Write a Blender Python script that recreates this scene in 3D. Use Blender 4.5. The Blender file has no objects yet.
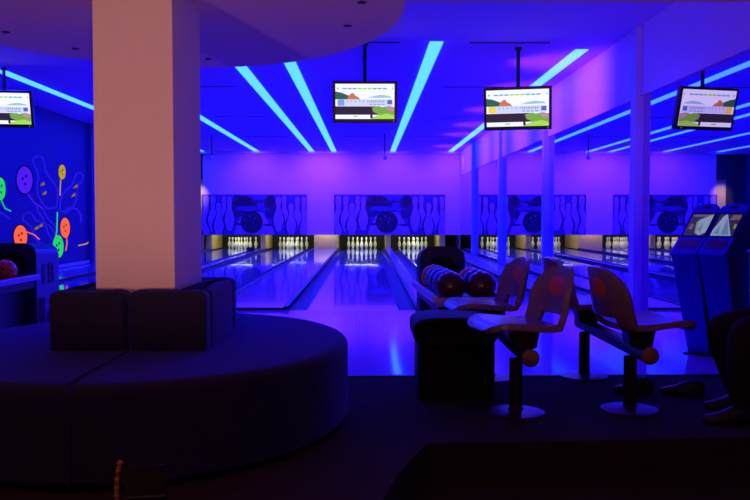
import bpy, bmesh, math, random
from mathutils import Vector, Matrix
random.seed(7)
SC = bpy.context.scene
COL = SC.collection
PI = math.pi
F, CX, CY, CH = 817.0, 366.5, 217.0, 1.07      # focal length (px), vanishing point, eye height

def P(px, py, D):
    return ((px - CX) * D / F, D, CH - (py - CY) * D / F)

# ------------------------------------------------------------------ materials
def mat(name, col, rough=0.6, metal=0.0, spec=0.5, emit=None, estr=1.0, noise=0.0, nscale=40.0, bump=0.0, coat=0.0):
    m = bpy.data.materials.new(name)
    m.use_nodes = True
    nt = m.node_tree
    b = nt.nodes['Principled BSDF']
    b.inputs['Base Color'].default_value = (*col, 1)
    b.inputs['Roughness'].default_value = rough
    b.inputs['Metallic'].default_value = metal
    b.inputs['Specular IOR Level'].default_value = spec
    b.inputs['Coat Weight'].default_value = coat
    if emit:
        b.inputs['Emission Color'].default_value = (*emit, 1)
        b.inputs['Emission Strength'].default_value = estr
    if noise or bump:
        tc = nt.nodes.new('ShaderNodeTexCoord')
        nz = nt.nodes.new('ShaderNodeTexNoise')
        nz.inputs['Scale'].default_value = nscale
        nz.inputs['Detail'].default_value = 4
        nt.links.new(tc.outputs['Object'], nz.inputs['Vector'])
        if noise:
            mx = nt.nodes.new('ShaderNodeMix')
            mx.data_type = 'RGBA'
            mx.inputs[6].default_value = (*[c * (1 - noise) for c in col], 1)
            mx.inputs[7].default_value = (*[min(1, c * (1 + noise)) for c in col], 1)
            nt.links.new(nz.outputs['Fac'], mx.inputs[0])
            nt.links.new(mx.outputs[2], b.inputs['Base Color'])
        if bump:
            bp = nt.nodes.new('ShaderNodeBump')
            bp.inputs['Strength'].default_value = bump
            bp.inputs['Distance'].default_value = 0.01
            nt.links.new(nz.outputs['Fac'], bp.inputs['Height'])
            nt.links.new(bp.outputs['Normal'], b.inputs['Normal'])
    return m

def wood(name, c1, c2, rough, plank=0.027, spec=0.5, coat=0.0, length=2.2):
    """boards running along Y"""
    m = bpy.data.materials.new(name)
    m.use_nodes = True
    nt = m.node_tree
    b = nt.nodes['Principled BSDF']
    tc = nt.nodes.new('ShaderNodeTexCoord')
    mp = nt.nodes.new('ShaderNodeMapping')
    mp.inputs['Rotation'].default_value = (0, 0, PI / 2)
    br = nt.nodes.new('ShaderNodeTexBrick')
    br.inputs['Color1'].default_value = (*c1, 1)
    br.inputs['Color2'].default_value = (*c2, 1)
    br.inputs['Mortar'].default_value = (*[c * 0.75 for c in c2], 1)
    br.inputs['Scale'].default_value = 1.0
    br.inputs['Brick Width'].default_value = length
    br.inputs['Row Height'].default_value = plank
    br.inputs['Mortar Size'].default_value = 0.0012
    nt.links.new(tc.outputs['Object'], mp.inputs['Vector'])
    nt.links.new(mp.outputs['Vector'], br.inputs['Vector'])
    nt.links.new(br.outputs['Color'], b.inputs['Base Color'])
    b.inputs['Roughness'].default_value = rough
    b.inputs['Specular IOR Level'].default_value = spec
    b.inputs['Coat Weight'].default_value = coat
    b.inputs['Coat Roughness'].default_value = 0.03
    return m

def emis(name, col, s=1.0, base=(0, 0, 0)):
    return mat(name, base, 0.5, emit=col, estr=s)

M = {}
M['ceiling'] = mat('ceiling_paint', (.62, .30, .80), .8, noise=.02, nscale=3)
M['soffit'] = mat('soffit_paint', (.82, .56, .60), .8, noise=.03, nscale=3)
M['backwall'] = mat('back_wall_paint', (.80, .42, .82), .75, noise=.03, nscale=2)
M['rightwall'] = mat('band_paint', (.74, .42, .95), .75, noise=.03, nscale=2)
M['leftwall'] = mat('navy_blue_paint', (.018, .004, .13), .7, noise=.12, nscale=1.5)
M['pilaster'] = mat('pilaster_paint', (.48, .34, .95), .6, noise=.02, nscale=5)
M['column'] = mat('column_plaster', (.78, .74, .72), .85, noise=.03, nscale=6)
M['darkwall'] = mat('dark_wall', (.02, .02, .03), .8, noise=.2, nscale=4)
M['mirror'] = mat('mirror_glass', (.55, .42, .80), .01, metal=1.0)
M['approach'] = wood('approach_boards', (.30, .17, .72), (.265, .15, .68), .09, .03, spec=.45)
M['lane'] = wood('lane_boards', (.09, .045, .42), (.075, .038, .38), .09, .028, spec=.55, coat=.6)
M['panelwood'] = wood('division_boards', (.34, .22, .52), (.30, .18, .48), .10, .12, spec=.5, coat=.5)
M['capping'] = mat('capping_laminate', (.42, .26, .60), .15, noise=.05, nscale=4)
M['gutter'] = mat('gutter_plastic', (.02, .012, .10), .5, spec=.2)
M['black'] = mat('black_plastic', (.012, .012, .014), .45, noise=.1, nscale=20)
M['blackgloss'] = mat('black_gloss', (.012, .012, .016), .2)
M['bezel'] = mat('tv_bezel', (.006, .006, .008), .35)
M['carpet'] = mat('carpet_pile', (.030, .024, .030), .95, spec=.1, noise=.45, nscale=160, bump=.6)
M['carpetlow'] = mat('carpet_brown', (.026, .020, .017), .95, spec=.1, noise=.45, nscale=160, bump=.6)
M['sofa'] = mat('sofa_fabric', (.022, .019, .065), .9, spec=.12, noise=.35, nscale=180, bump=.4)
_b = M['sofa'].node_tree.nodes['Principled BSDF']
_b.inputs['Sheen Weight'].default_value = 1.0
_b.inputs['Sheen Roughness'].default_value = .35
_b.inputs['Sheen Tint'].default_value = (.10, .10, .95, 1)
M['bench'] = mat('bench_leather', (.005, .005, .012), .6, spec=.15, noise=.2, nscale=30)
M['beige'] = mat('beige_board', (.62, .46, .16), .6, noise=.08, nscale=6)
M['pin'] = mat('pin_white', (.86, .88, .76), .25)
M['pinred'] = mat('pin_stripe_red', (.55, .06, .05), .3)
M['seat'] = mat('seat_shell_tan', (.21, .13, .26), .3, noise=.04, nscale=8)
M['seatpad'] = mat('seat_pad_orange', (.70, .10, .0), .5)
M['steel'] = mat('brushed_steel', (.55, .50, .62), .25, metal=1.0)
M['darksteel'] = mat('dark_steel', (.04, .035, .04), .4, metal=.6)
M['captan'] = mat('tan_end_cap', (.24, .15, .10), .5)
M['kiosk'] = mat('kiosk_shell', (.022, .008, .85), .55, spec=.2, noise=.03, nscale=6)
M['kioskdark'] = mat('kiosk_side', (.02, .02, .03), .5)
M['hoodblack'] = mat('return_hood', (.006, .006, .05), .5, spec=.2)
M['hoodside'] = mat('return_side_grey', (.10, .09, .26), .5)
M['lavender'] = mat('rack_lavender', (.42, .36, .58), .25)
M['strip'] = emis('strip_glow', (.125, .78, 40.0), 1.0, base=(.5, .5, .5))
M['tube'] = emis('tube_glow', (.95, 1.0, .62), 16.0, base=(.5, .5, .5))
M['trouser'] = mat('trouser_cloth', (.022, .020, .026), .9, spec=.1, noise=.25, nscale=120)
M['jacket'] = mat('jacket_cloth', (.012, .012, .016), .85, spec=.1, noise=.2, nscale=90)
M['skin'] = mat('skin_tone', (.50, .30, .22), .5)
M['hair'] = mat('hair_dark', (.02, .014, .01), .5)
M['shoe'] = mat('shoe_black', (.010, .010, .013), .5)
M['strap'] = mat('strap_brown_beads', (.42, .17, .07), .4)
M['bag'] = mat('bag_black', (.016, .014, .015), .5)
M['whitetrim'] = mat('white_trim', (.45, .40, .62), .4)

# ------------------------------------------------------------------ mesh helpers
def link(name, bm, m, parent=None, smooth=False, loc=None, rotz=None):
    me = bpy.data.meshes.new(name)
    bmesh.ops.recalc_face_normals(bm, faces=bm.faces[:])
    bm.to_mesh(me)
    bm.free()
    for x in (m if isinstance(m, (list, tuple)) else [m]):
        me.materials.append(x)
    if smooth:
        for p in me.polygons:
            p.use_smooth = True
        if smooth != 'all':
            try:
                me.set_sharp_from_angle(angle=math.radians(40))
            except Exception:
                pass
    o = bpy.data.objects.new(name, me)
    COL.objects.link(o)
    if smooth and smooth != 'all':
        wn = o.modifiers.new('weighted', 'WEIGHTED_NORMAL')
        wn.keep_sharp = True
    if parent is not None:
        o.parent = parent
    if loc is not None:
        o.location = loc
    if rotz is not None:
        o.rotation_euler = (0, 0, rotz)
    return o

def tag(o, label, cat=None, group=None):
    o['label'] = label
    if cat:
        o['category'] = cat
    if group:
        o['group'] = group
    return o

def thing(name, label, cat, loc=(0, 0, 0), rotz=0.0, group=None):
    o = bpy.data.objects.new(name, None)
    o.empty_display_size = .1
    COL.objects.link(o)
    o.location = loc
    o.rotation_euler = (0, 0, rotz)
    return tag(o, label, cat, group)

def struct(o):
    o['kind'] = 'structure'
    return o

def box(bm, x0, x1, y0, y1, z0, z1, mi=0, bev=0.0, seg=2):
    g = bmesh.ops.create_cube(bm, size=1.0)
    vs = g['verts']
    for v in vs:
        v.co = Vector((x0 + (v.co.x + .5) * (x1 - x0), y0 + (v.co.y + .5) * (y1 - y0), z0 + (v.co.z + .5) * (z1 - z0)))
    fs = {f for v in vs for f in v.link_faces}
    for f in fs:
        f.material_index = mi
    if bev:
        es = {e for v in vs for e in v.link_edges}
        bmesh.ops.bevel(bm, geom=list(es), offset=bev, segments=seg, affect='EDGES', profile=.5, material=mi)
    return vs

def boxo(name, b, m, parent=None, bev=0.0):
    bm = bmesh.new()
    box(bm, *b, bev=bev)
    return link(name, bm, m, parent, smooth=bool(bev))

def lathe(bm, prof, n=24, c=(0, 0, 0), mi=0, bands=None):
    rings = []
    for r, z in prof:
        if r < 1e-6:
            rings.append([bm.verts.new((c[0], c[1], c[2] + z))])
        else:
            rings.append([bm.verts.new((c[0] + r * math.cos(2 * PI * k / n), c[1] + r * math.sin(2 * PI * k / n), c[2] + z)) for k in range(n)])
    for i in range(len(rings) - 1):
        a, b = rings[i], rings[i + 1]
        for k in range(n):
            k2 = (k + 1) % n
            if len(a) == 1 and len(b) == 1:
                continue
            if len(a) == 1:
                f = bm.faces.new((a[0], b[k], b[k2]))
            elif len(b) == 1:
                f = bm.faces.new((a[k], a[k2], b[0]))
            else:
                f = bm.faces.new((a[k], a[k2], b[k2], b[k]))
            f.material_index = bands.get(i, mi) if bands else mi

def tube(bm, pts, r, n=12, mi=0, cap=True):
    pts = [Vector(p) for p in pts]
    rs = r if isinstance(r, (list, tuple)) else [r] * len(pts)
    rings = []
    up = None
    for i, p in enumerate(pts):
        t = (pts[min(i + 1, len(pts) - 1)] - pts[max(i - 1, 0)]).normalized()
        if up is None:
            up = Vector((0, 0, 1)) if abs(t.z) < .9 else Vector((1, 0, 0))
        s = t.cross(up).normalized()
        up = s.cross(t).normalized()
        rings.append([bm.verts.new(p + rs[i] * (math.cos(2 * PI * k / n) * s + math.sin(2 * PI * k / n) * up)) for k in range(n)])
    for a, b in zip(rings, rings[1:]):
        for k in range(n):
            f = bm.faces.new((a[k], a[(k + 1) % n], b[(k + 1) % n], b[k]))
            f.material_index = mi
    if cap:
        bm.faces.new(rings[0][::-1]).material_index = mi
        bm.faces.new(rings[-1]).material_index = mi

def prism(bm, pts, z0, z1, mi=0):
    a = [bm.verts.new((x, y, z0)) for x, y in pts]
    b = [bm.verts.new((x, y, z1)) for x, y in pts]
    n = len(pts)
    bm.faces.new(a[::-1]).material_index = mi
    bm.faces.new(b).material_index = mi
    for k in range(n):
        bm.faces.new((a[k], a[(k + 1) % n], b[(k + 1) % n], b[k])).material_index = mi

def side_prism(bm, prof, x0, x1, mi=0):
    """profile of (y, z) points pushed along X"""
    a = [bm.verts.new((x0, y, z)) for y, z in prof]
    b = [bm.verts.new((x1, y, z)) for y, z in prof]
    n = len(prof)
    bm.faces.new(a[::-1]).material_index = mi
    bm.faces.new(b).material_index = mi
    for k in range(n):
        bm.faces.new((a[k], a[(k + 1) % n], b[(k + 1) % n], b[k])).material_index = mi

def inset(pts, d):
    n = len(pts)
    area = sum(pts[i][0] * pts[(i + 1) % n][1] - pts[(i + 1) % n][0] * pts[i][1] for i in range(n))
    s = 1 if area > 0 else -1
    out = []
    for i in range(n):
        p0, p1, p2 = Vector(pts[i - 1]), Vector(pts[i]), Vector(pts[(i + 1) % n])
        t1, t2 = (p1 - p0).normalized(), (p2 - p1).normalized()
        n1, n2 = Vector((-t1.y, t1.x)) * s, Vector((-t2.y, t2.x)) * s
        m = n1 + n2
        m = m / max(m.length_squared * .5, .3)
        out.append(tuple(p1 + m * d))
    return out

def cushion(bm, pts, z0, z1, r, puff=.0, rb=.01, seg=5, mi=0):
    rings = [(rb, z0), (0, z0 + rb)]
    for k in range(seg + 1):
        a = k / seg * PI / 2
        rings.append((r * (1 - math.cos(a)), z1 - r + r * math.sin(a)))
    rings.append((r * 2.2, z1 + puff))
    vr = []
    for d, z in rings:
        vr.append([bm.verts.new((x, y, z)) for x, y in (inset(pts, d) if d else pts)])
    n = len(pts)
    for a, b in zip(vr, vr[1:]):
        for k in range(n):
            bm.faces.new((a[k], a[(k + 1) % n], b[(k + 1) % n], b[k])).material_index = mi
    bm.faces.new(vr[0][::-1]).material_index = mi
    bm.faces.new(vr[-1]).material_index = mi

def rrect(x0, x1, y0, y1, r, seg=5):
    pts = []
    for cx, cy, a0 in ((x1 - r, y0 + r, -PI / 2), (x1 - r, y1 - r, 0), (x0 + r, y1 - r, PI / 2), (x0 + r, y0 + r, PI)):
        for k in range(seg + 1):
            a = a0 + k / seg * PI / 2
            pts.append((cx + r * math.cos(a), cy + r * math.sin(a)))
    return pts

def flat(bm, pts, mi=0):
    f = bm.faces.new([bm.verts.new(p) for p in pts])
    f.material_index = mi
    return f

# ------------------------------------------------------------------ dimensions of the hall
XL, XR = -6.25, 3.05
YB, YM, YPIT = -4.0, 26.5, 29.3
ZC, ZS = 3.17, 2.22
YA, YF = 5.46, 9.35          # carpet edge, foul line
LANES = [-4.29, -2.53, -.16, 1.60]

# ------------------------------------------------------------------ shell
plat = [(XL, YA), (XL, 1.4), (-.35, 1.4), (-.08, 2.1), (.0, 2.6), (.05, 3.0), (.13, 3.36), (.22, 3.64), (.29, 3.82), (XR, 3.98), (XR, YA)]
bm = bmesh.new(); prism(bm, plat, -.32, 0); struct(link('floor_carpet', bm, M['carpet']))
struct(boxo('floor_lower', (XL, XR, YB, 3.99, -.34, -.19), M['carpetlow']))
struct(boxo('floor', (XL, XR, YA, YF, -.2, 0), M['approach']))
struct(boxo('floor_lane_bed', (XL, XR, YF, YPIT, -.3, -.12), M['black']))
struct(boxo('trim_1', (XL, XR, YA - .03, YA + .02, 0, .008), M['black']))
struct(boxo('ceiling', (XL - .2, XR + .2, 4.4, YM + .1, ZC, ZC + .1), M['ceiling']))
bm = bmesh.new()
box(bm, XL - .2, XR + .2, YB, 4.40, ZS, ZS + .1)
box(bm, XL - .2, XR + .2, 4.32, 4.40, ZS + .1, ZC + .05)
struct(link('ceiling_low', bm, M['soffit']))
el = [(-1.25 + 1.46 * math.cos(2 * PI * k / 96), 4.5 + 1.83 * math.sin(2 * PI * k / 96)) for k in range(96)]
bm = bmesh.new(); prism(bm, el, ZS - .004, ZC + .02); struct(link('ceiling_soffit', bm, M['soffit'], smooth=True))
struct(boxo('wall_left', (XL - .2, XL, YB, YPIT, -.3, ZC + .1), M['leftwall']))
struct(boxo('wall_right', (XR + .01, XR + .2, YB, YPIT, -.3, ZC + .1), M['rightwall']))
struct(boxo('wall_front', (XL - .2, XR + .2, YB - .2, YB, -.34, ZC + .1), M['darkwall']))
# back wall above the pins, with a door sized recess at its far end
bm = bmesh.new()
box(bm, -5.28, XR, YM, YM + .12, .49, ZC)
struct(link('wall_back', bm, M['backwall']))
bm = bmesh.new()
box(bm, XL, -5.62, YM, YM + .12, -.1, ZC)
box(bm, -5.62, -5.28, YM, YM + .12, 2.28, ZC)
struct(link('wall_back_corner', bm, M['darkwall']))
struct(boxo('door_1', (-5.62, -5.28, YM + .04, YM + .09, 0, 2.28), M['beige']))
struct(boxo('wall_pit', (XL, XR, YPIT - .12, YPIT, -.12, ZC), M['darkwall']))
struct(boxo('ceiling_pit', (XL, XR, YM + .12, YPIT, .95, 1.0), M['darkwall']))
struct(boxo('trim_2', (XL, XR, YM - .28, YM, ZC - .07, ZC), M['whitetrim']))
# pilaster-like dark strip on the left wall and the baseboard
struct(boxo('trim_3', (XL, XL + .10, 18.4, 19.3, 0, ZC), mat('navy_trim', (.02, .012, .16), .7)))
struct(boxo('baseboard_left', (XL, XL + .03, 9.0, YM, 0, .10), M['whitetrim']))
# band of wall above the mirrors and the pilasters between them
struct(boxo('wall_right_band', (XR - .035, XR + .01, YB, YM, 2.40, ZC), M['rightwall']))
PIL = [9.0, 13.6, 18.2, 22.8]
for i, d in enumerate(PIL):
    bm = bmesh.new()
    box(bm, XR - .10, XR + .01, d, d + .16, 0, ZC, bev=.004)
    box(bm, XR - .05, XR + .01, d - .012, d, 0, 2.40)
    struct(link('trim_%d' % (i + 4), bm, M['pilaster'], smooth=True))
# mirrors
edges = [3.2] + PIL + [YM]
mlab = ['large wall mirror behind the two touch-screen kiosks, reflecting a hanging television',
        'tall wall mirror between the nearest two pilasters, reflecting the pictured pins',
        'narrow wall mirror between the second and third pilasters from the kiosks',
        'wall mirror strip between the third and fourth pilasters from the kiosks',
        'slim wall mirror beside the far back wall, past the last pilaster']
for i in range(5):
    y0 = edges[i] + (.17 if i else 0)
    y1 = edges[i + 1] - .015
    o = boxo('wall_mirror', (XR - .012, XR + .009, y0, y1, .02, 2.395), M['mirror'])
    tag(o, mlab[i], 'mirror', 'mirrors along the side wall')

# square column through the sofa
bm = bmesh.new(); box(bm, -1.335, -.945, 4.03, 4.69, 0, ZS, bev=.006); o = link('column', bm, M['column'], smooth=True); struct(o)

# ------------------------------------------------------------------ ceiling light strips
SX = [(-5.25, 9.6), (-3.5, 10.8), (-1.75, 11.4), (-1.04, 11.0), (.84, 9.86), (2.70, 10.3)]
slab = ['glowing cyan ceiling light strip above the painted left wall',
        'glowing cyan ceiling light strip coming out just beside the square column',
        'glowing cyan ceiling light strip, wider-angled one of the close pair right of column',
        'glowing cyan ceiling light strip, one of the close pair, beside the middle television',
        'glowing cyan ceiling light strip between the two whole televisions',
        'glowing cyan ceiling light strip running along the mirrored wall']
for (x, y0), lb in zip(SX, slab):
    o = boxo('light_strip', (x - .08, x + .08, y0, YM - .3, ZC - .012, ZC + .004), M['strip'])
    tag(o, lb, 'ceiling light', 'light strips in the ceiling')

# slim air slots in the ceiling
rown = ['first row in', 'second row in', 'third row in', 'row closest to the back']
coln = ['near the mirrored wall', 'above the middle lane', 'above the lanes beside the column']
for j, y in enumerate((9.9, 13.25, 17.2, 21.4)):
    for k, (x0, x1) in enumerate(((1.24, 2.22), (-.6, .4), (-3.15, -2.1))):
        o = boxo('ceiling_slot', (x0, x1, y, y + .035, ZC - .008, ZC + .003), M['black'])
        tag(o, 'slim dark ceiling slot %s, %s' % (coln[k], rown[j]), 'vent', 'air slots in the ceiling')
# small recessed lamps of the soffit, switched off
for (px, py), lb in zip(((362, 4), (348, 27), (210, 60), (79, 50), (11, 34)),
                        ('closest to the curved rim above the television pole', 'behind the curved rim left of the television pole',
                         'just right of the column', 'just left of the column', 'at the far left over the balls')):
    d = (ZS - CH) * F / (CY - py)
    x = (px - CX) * d / F
    bm = bmesh.new(); lathe(bm, [(0, 0), (.018, 0), (.026, .004), (.026, .03), (0, .03)], 16)
    o = link('recessed_downlight', bm, M['black'], loc=(x, d, ZS - .011))
    tag(o, 'small dark recessed ceiling lamp ' + lb, 'ceiling lamp', 'recessed lamps in the soffit')

# ceiling cameras on rods near the back wall
for (x, y), lb in zip(((.46, 20.7), (-3.95, 21.0)), ('between the two whole televisions', 'beside the square column')):
    t = thing('ceiling_camera', 'small ball camera hanging on a dark rod from the ceiling ' + lb, 'camera', (x, y, ZC), 0, 'ceiling cameras')
    bm = bmesh.new(); tube(bm, [(0, 0, 0), (0, 0, -.52)], .016, 10); link('rod', bm, M['black'], t)
    bm = bmesh.new(); bmesh.ops.create_uvsphere(bm, u_segments=16, v_segments=10, radius=.055); 
    for v in bm.verts: v.co.z -= .60
    tube(bm, [(0, 0, -.51), (.05, -.02, -.56), (0, -.01, -.6)], .014, 8)
    link('camera_ball', bm, M['capping'], t, smooth=True)

# ------------------------------------------------------------------ lanes
lane_desc = ['lane half hidden by the square column', 'lane just past the square column, ending beside the beige board',
             'straight middle lane with all its pins in view', 'lane between the ball return and the mirrors']
for cx, ds in zip(LANES, lane_desc):
    t = thing('bowling_lane', 'glossy blue lit bowling ' + ds, 'bowling lane', (cx, YF, 0), 0, 'bowling lanes')
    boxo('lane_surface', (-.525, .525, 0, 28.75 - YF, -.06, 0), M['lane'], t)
    for s in (-1, 1):
        bm = bmesh.new()
        n = 8
        r0, w = .525, .225
        prev = None
        for k in range(n + 1):
            a = k / n * PI
            x = s * (r0 + w / 2 - w / 2 * math.cos(a))
            z = -.012 - .075 * math.sin(a)
            cur = [bm.verts.new((x, yy, zz)) for yy, zz in ((0, z), (28.75 - YF, z), (28.75 - YF, -.115), (0, -.115))]
            if prev:
                for q in range(4):
                    bm.faces.new((prev[q], prev[(q + 1) % 4], cur[(q + 1) % 4], cur[q]))
            else:
                bm.faces.new(cur)
            prev = cur
        bm.faces.new(prev)
        link('gutter', bm, M['gutter'], t, smooth=True)
def divider(x0, x1, lb, m, z=.03):
    t = thing('lane_divider', lb, 'lane divider', ((x0 + x1) / 2, YF, 0), 0, 'dividers between the lanes')
    w = (x1 - x0) / 2
    ye = 26.48 if x0 < -6 else 26.9
    bm = bmesh.new(); box(bm, -w, w, 0, ye - YF, -.12, z, bev=.006)
    link('cap_board', bm, m, t, smooth=True)
    boxo('end_face', (-w + .01, w - .01, -.012, 0, -.0, z - .006), M['black'], t)
    for s in (-1, 1):
        boxo('edge_strip', (s * w - .035, s * w + .02, -.004, ye - YF, z - .02, z + .012), M['black'], t)
    return t
divider(LANES[0] + .76, LANES[1] - .76, 'lavender divider board between the two lanes past the column', M['capping'])
divider(LANES[2] + .76, LANES[3] - .76, 'lavender divider board behind the ball return with coloured balls', M['capping'])
divider(LANES[1] + .76, LANES[2] - .76, 'wide low divider deck between lanes, leading to the beige board', M['panelwood'], .035)
divider(LANES[3] + .76, XR - .12, 'narrow divider board along the foot of the mirrored wall', M['capping'])
divider(XL + .09, LANES[0] - .76, 'wide divider deck along the painted left wall', M['panelwood'], .035)

# posts and boards around the pin openings
def post(x0, x1, lb):
    o = boxo('divider_post', (x0, x1, 26.95, 28.9, .0, .94), M['beige'])
    tag(o, lb, 'post', 'beige posts between the pin openings')
for lx in ((LANES[0] + .80, LANES[1] - .80, 'beige post between the two pin openings past the column'),
           (LANES[2] + .80, LANES[3] - .80, 'beige post between the middle pin opening and the one beside it'),
           (LANES[1] + .80, LANES[2] - .80, 'wide beige board between the two pairs of pin openings'),
           (LANES[0] - 1.0, LANES[0] - .80, 'beige post at the outer side of the pin opening nearest the painted wall'),
           (LANES[3] + .80, LANES[3] + 1.0, 'beige post at the mirror side of the last pin opening')):
    post(*lx)
for cx, ds in zip(LANES, lane_desc):
    t = thing('wall_lamp', 'tube lamp over the pins of the ' + ds.replace(', ending beside the beige board', ''), 'lamp', (cx, 26.72, .512), 0, 'tube lamps over the pins')
    bm = bmesh.new(); tube(bm, [(-.55, 0, 0), (.55, 0, 0)], .02, 12); link('tube', bm, M['tube'], t, smooth=True)
    bm = bmesh.new(); box(bm, -.6, .6, -.10, .05, .03, .07); box(bm, -.6, -.56, -.03, .03, -.03, .04); box(bm, .56, .6, -.03, .03, -.03, .04)
    box(bm, -.6, .6, -.105, -.09, .03, .12)
    link('lamp_housing', bm, M['black'], t)
# black ball-detector box on the divider
o = boxo('sensor_box', (-3.58, -3.36, 24.4, 24.6, .042, .16), M['black'], bev=.01)
tag(o, 'small black sensor box standing on the divider in front of the pins', 'sensor box')

# ------------------------------------------------------------------ pins
prof = [(0, 0), (.026, 0), (.029, .006), (.036, .03), (.046, .06), (.055, .09), (.0600, .114), (.0595, .13), (.055, .16), (.046, .19), (.034, .22), (.025, .245), (.0235, .254), (.023, .262), (.0235, .274), (.0245, .283), (.028, .305), (.0318, .335), (.0322, .345), (.029, .364), (.020, .377), (.008, .381), (0, .381)]
bm = bmesh.new(); lathe(bm, prof, 20, bands={12: 1, 14: 1})
pin0 = link('bowling_pin', bm, [M['pin'], M['pinred']], smooth='all')
spots = [(0, 0, 'head pin at the front'), (-.5, 1, 'left pin of the second row'), (.5, 1, 'right pin of the second row'),
         (-1, 2, 'left pin of the third row'), (0, 2, 'middle pin of the third row'), (1, 2, 'right pin of the third row'),
         (-1.5, 3, 'outer left pin of the back row'), (-.5, 3, 'inner left pin of the back row'), (.5, 3, 'inner right pin of the back row'), (1.5, 3, 'outer right pin of the back row')]
pdesc = ['lane half hidden by the column', 'lane just past the column', 'straight middle lane', 'lane behind the ball return']
first = True
for cx, ds in zip(LANES, pdesc):
    for u, r, lb in spots:
        o = pin0 if first else pin0.copy()
        if not first:
            COL.objects.link(o)
        first = False
        o.location = (cx + u * .3048, 27.55 + r * .264, 0)
        tag(o, 'white bowling pin, %s, %s' % (lb, ds), 'bowling pin', 'pins of the ' + ds)

# ------------------------------------------------------------------ picture murals over the pins
M['mbg'] = mat('print_violet', (.060, .028, .30), .6, noise=.3, nscale=2.2)
M['mdark'] = mat('print_dark_blue', (.010, .005, .045), .6)
M['mmid'] = mat('print_mid_blue', (.022, .010, .11), .6)
M['mpin'] = mat('print_pin_lilac', (.34, .14, .72), .6, noise=.2, nscale=5)
def pin_outline(cx, zb, h, wscale):
    """(x, z) outline of a pin picture"""
    pr = [(r * wscale * h / .381, z * h / .381) for r, z in prof[1:-1]]
    return [(cx + r, zb + z) for r, z in pr] + [(cx - r, zb + z) for r, z in pr[::-1]]
def mural(px0, px1, lb):
    x0, x1 = (px0 - CX) * YM / F, (px1 - CX) * YM / F
    z0, z1 = CH - (234.6 - CY) * YM / F, CH - (194.5 - CY) * YM / F
    W, H = x1 - x0, z1 - z0
    t = thing('pin_mural', lb, 'mural', (x0, YM - .002, z0), 0, 'picture panels over the pins')
    boxo('panel', (0, W, -.02, 0, 0, H), M['mbg'], t)
    def U(x, y):                       # crop px of the picture -> local
        return ((x - 22) / 595 * W, (262 - y) / 207 * H)
    lay = [.0215]
    def poly(name, pts, m, lab=None):
        lay[0] += .0012
        y = -lay[0]
        pts = [(min(max(a, .004), W - .004), min(max(b, .004), H - .004)) for a, b in pts]
        bm = bmesh.new(); flat(bm, [(a, y, b) for a, b in pts])
        return link(name, bm, m, t)
    def blob(cx, cy, rx, ry, m, seed, amp=.25):
        rnd = random.Random(seed)
        ph = [rnd.uniform(0, 6) for _ in range(3)]
        pts = []
        for k in range(40):
            a = 2 * PI * k / 40
            q = 1 + amp * (.5 * math.sin(3 * a + ph[0]) + .35 * math.sin(5 * a + ph[1]) + .3 * math.sin(8 * a + ph[2]))
            pts.append(U(cx + rx * q * math.cos(a), cy + ry * q * math.sin(a)))
        return poly('printed_shade', pts, m)
    blob(255, 115, 85, 52, M['mmid'], 1)
    blob(262, 95, 58, 30, M['mdark'], 2)
    blob(420, 120, 50, 60, M['mmid'], 3)
    blob(412, 88, 24, 26, M['mdark'], 4)
    blob(300, 128, 95, 12, M['mbg'], 8)
    blob(335, 92, 45, 7, M['mmid'], 9)
    poly('printed_floor', [U(a_, b_) for a_, b_ in ((205, 262), (215, 225), (245, 170), (300, 140), (370, 150), (400, 200), (425, 232), (430, 262))], M['mpin'])
    blob(240, 208, 34, 7, M['mmid'], 5)
    blob(392, 212, 26, 6, M['mmid'], 6)
    for cx, ytop, ybot, ws in ((45, 60, 262, 1.0), (85, 62, 245, 1.05), (148, 62, 235, 1.0), (117, 98, 275, 1.0), (178, 66, 242, 1.05),
                               (488, 62, 225, 1.0), (455, 66, 245, 1.05), (598, 66, 230, 1.0), (562, 68, 240, 1.05), (527, 100, 275, 1.0), (600, 130, 285, 1.0)):
        a = U(cx, ytop); b = U(cx, ybot)
        h = a[1] - b[1]
        o = poly('printed_pin', pin_outline(a[0], b[1] - .01, h + .02, 1.24), M['mmid'])
        o2 = poly('printed_pin_face', pin_outline(a[0] + .008, b[1], h, .90), M['mpin'])
        o2.parent = o
    # printed ball with round spots
    c = U(305, 197)
    r = 57 / 207 * H
    b = poly('printed_ball', [(c[0] + r * math.cos(2 * PI * k / 40), c[1] + r * math.sin(2 * PI * k / 40)) for k in range(40)], M['mdark'])
    rnd = random.Random(11)
    for k in range(15):
        a, q = k * 2.4, r * .84 * math.sqrt((k + .5) / 15)
        s = r * .085
        e = poly('printed_spot', [(c[0] + q * math.cos(a) + s * math.cos(2 * PI * j / 10), c[1] + q * math.sin(a) + s * math.sin(2 * PI * j / 10)) for j in range(10)], M['mmid'] if k % 3 else M['mbg'])
        e.parent = b
    return t
mural(334, 445, 'blue picture panel of pins and a ball over the middle lane')
mural(202.5, 307, 'blue picture panel of pins and a ball beside the square column')

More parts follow.
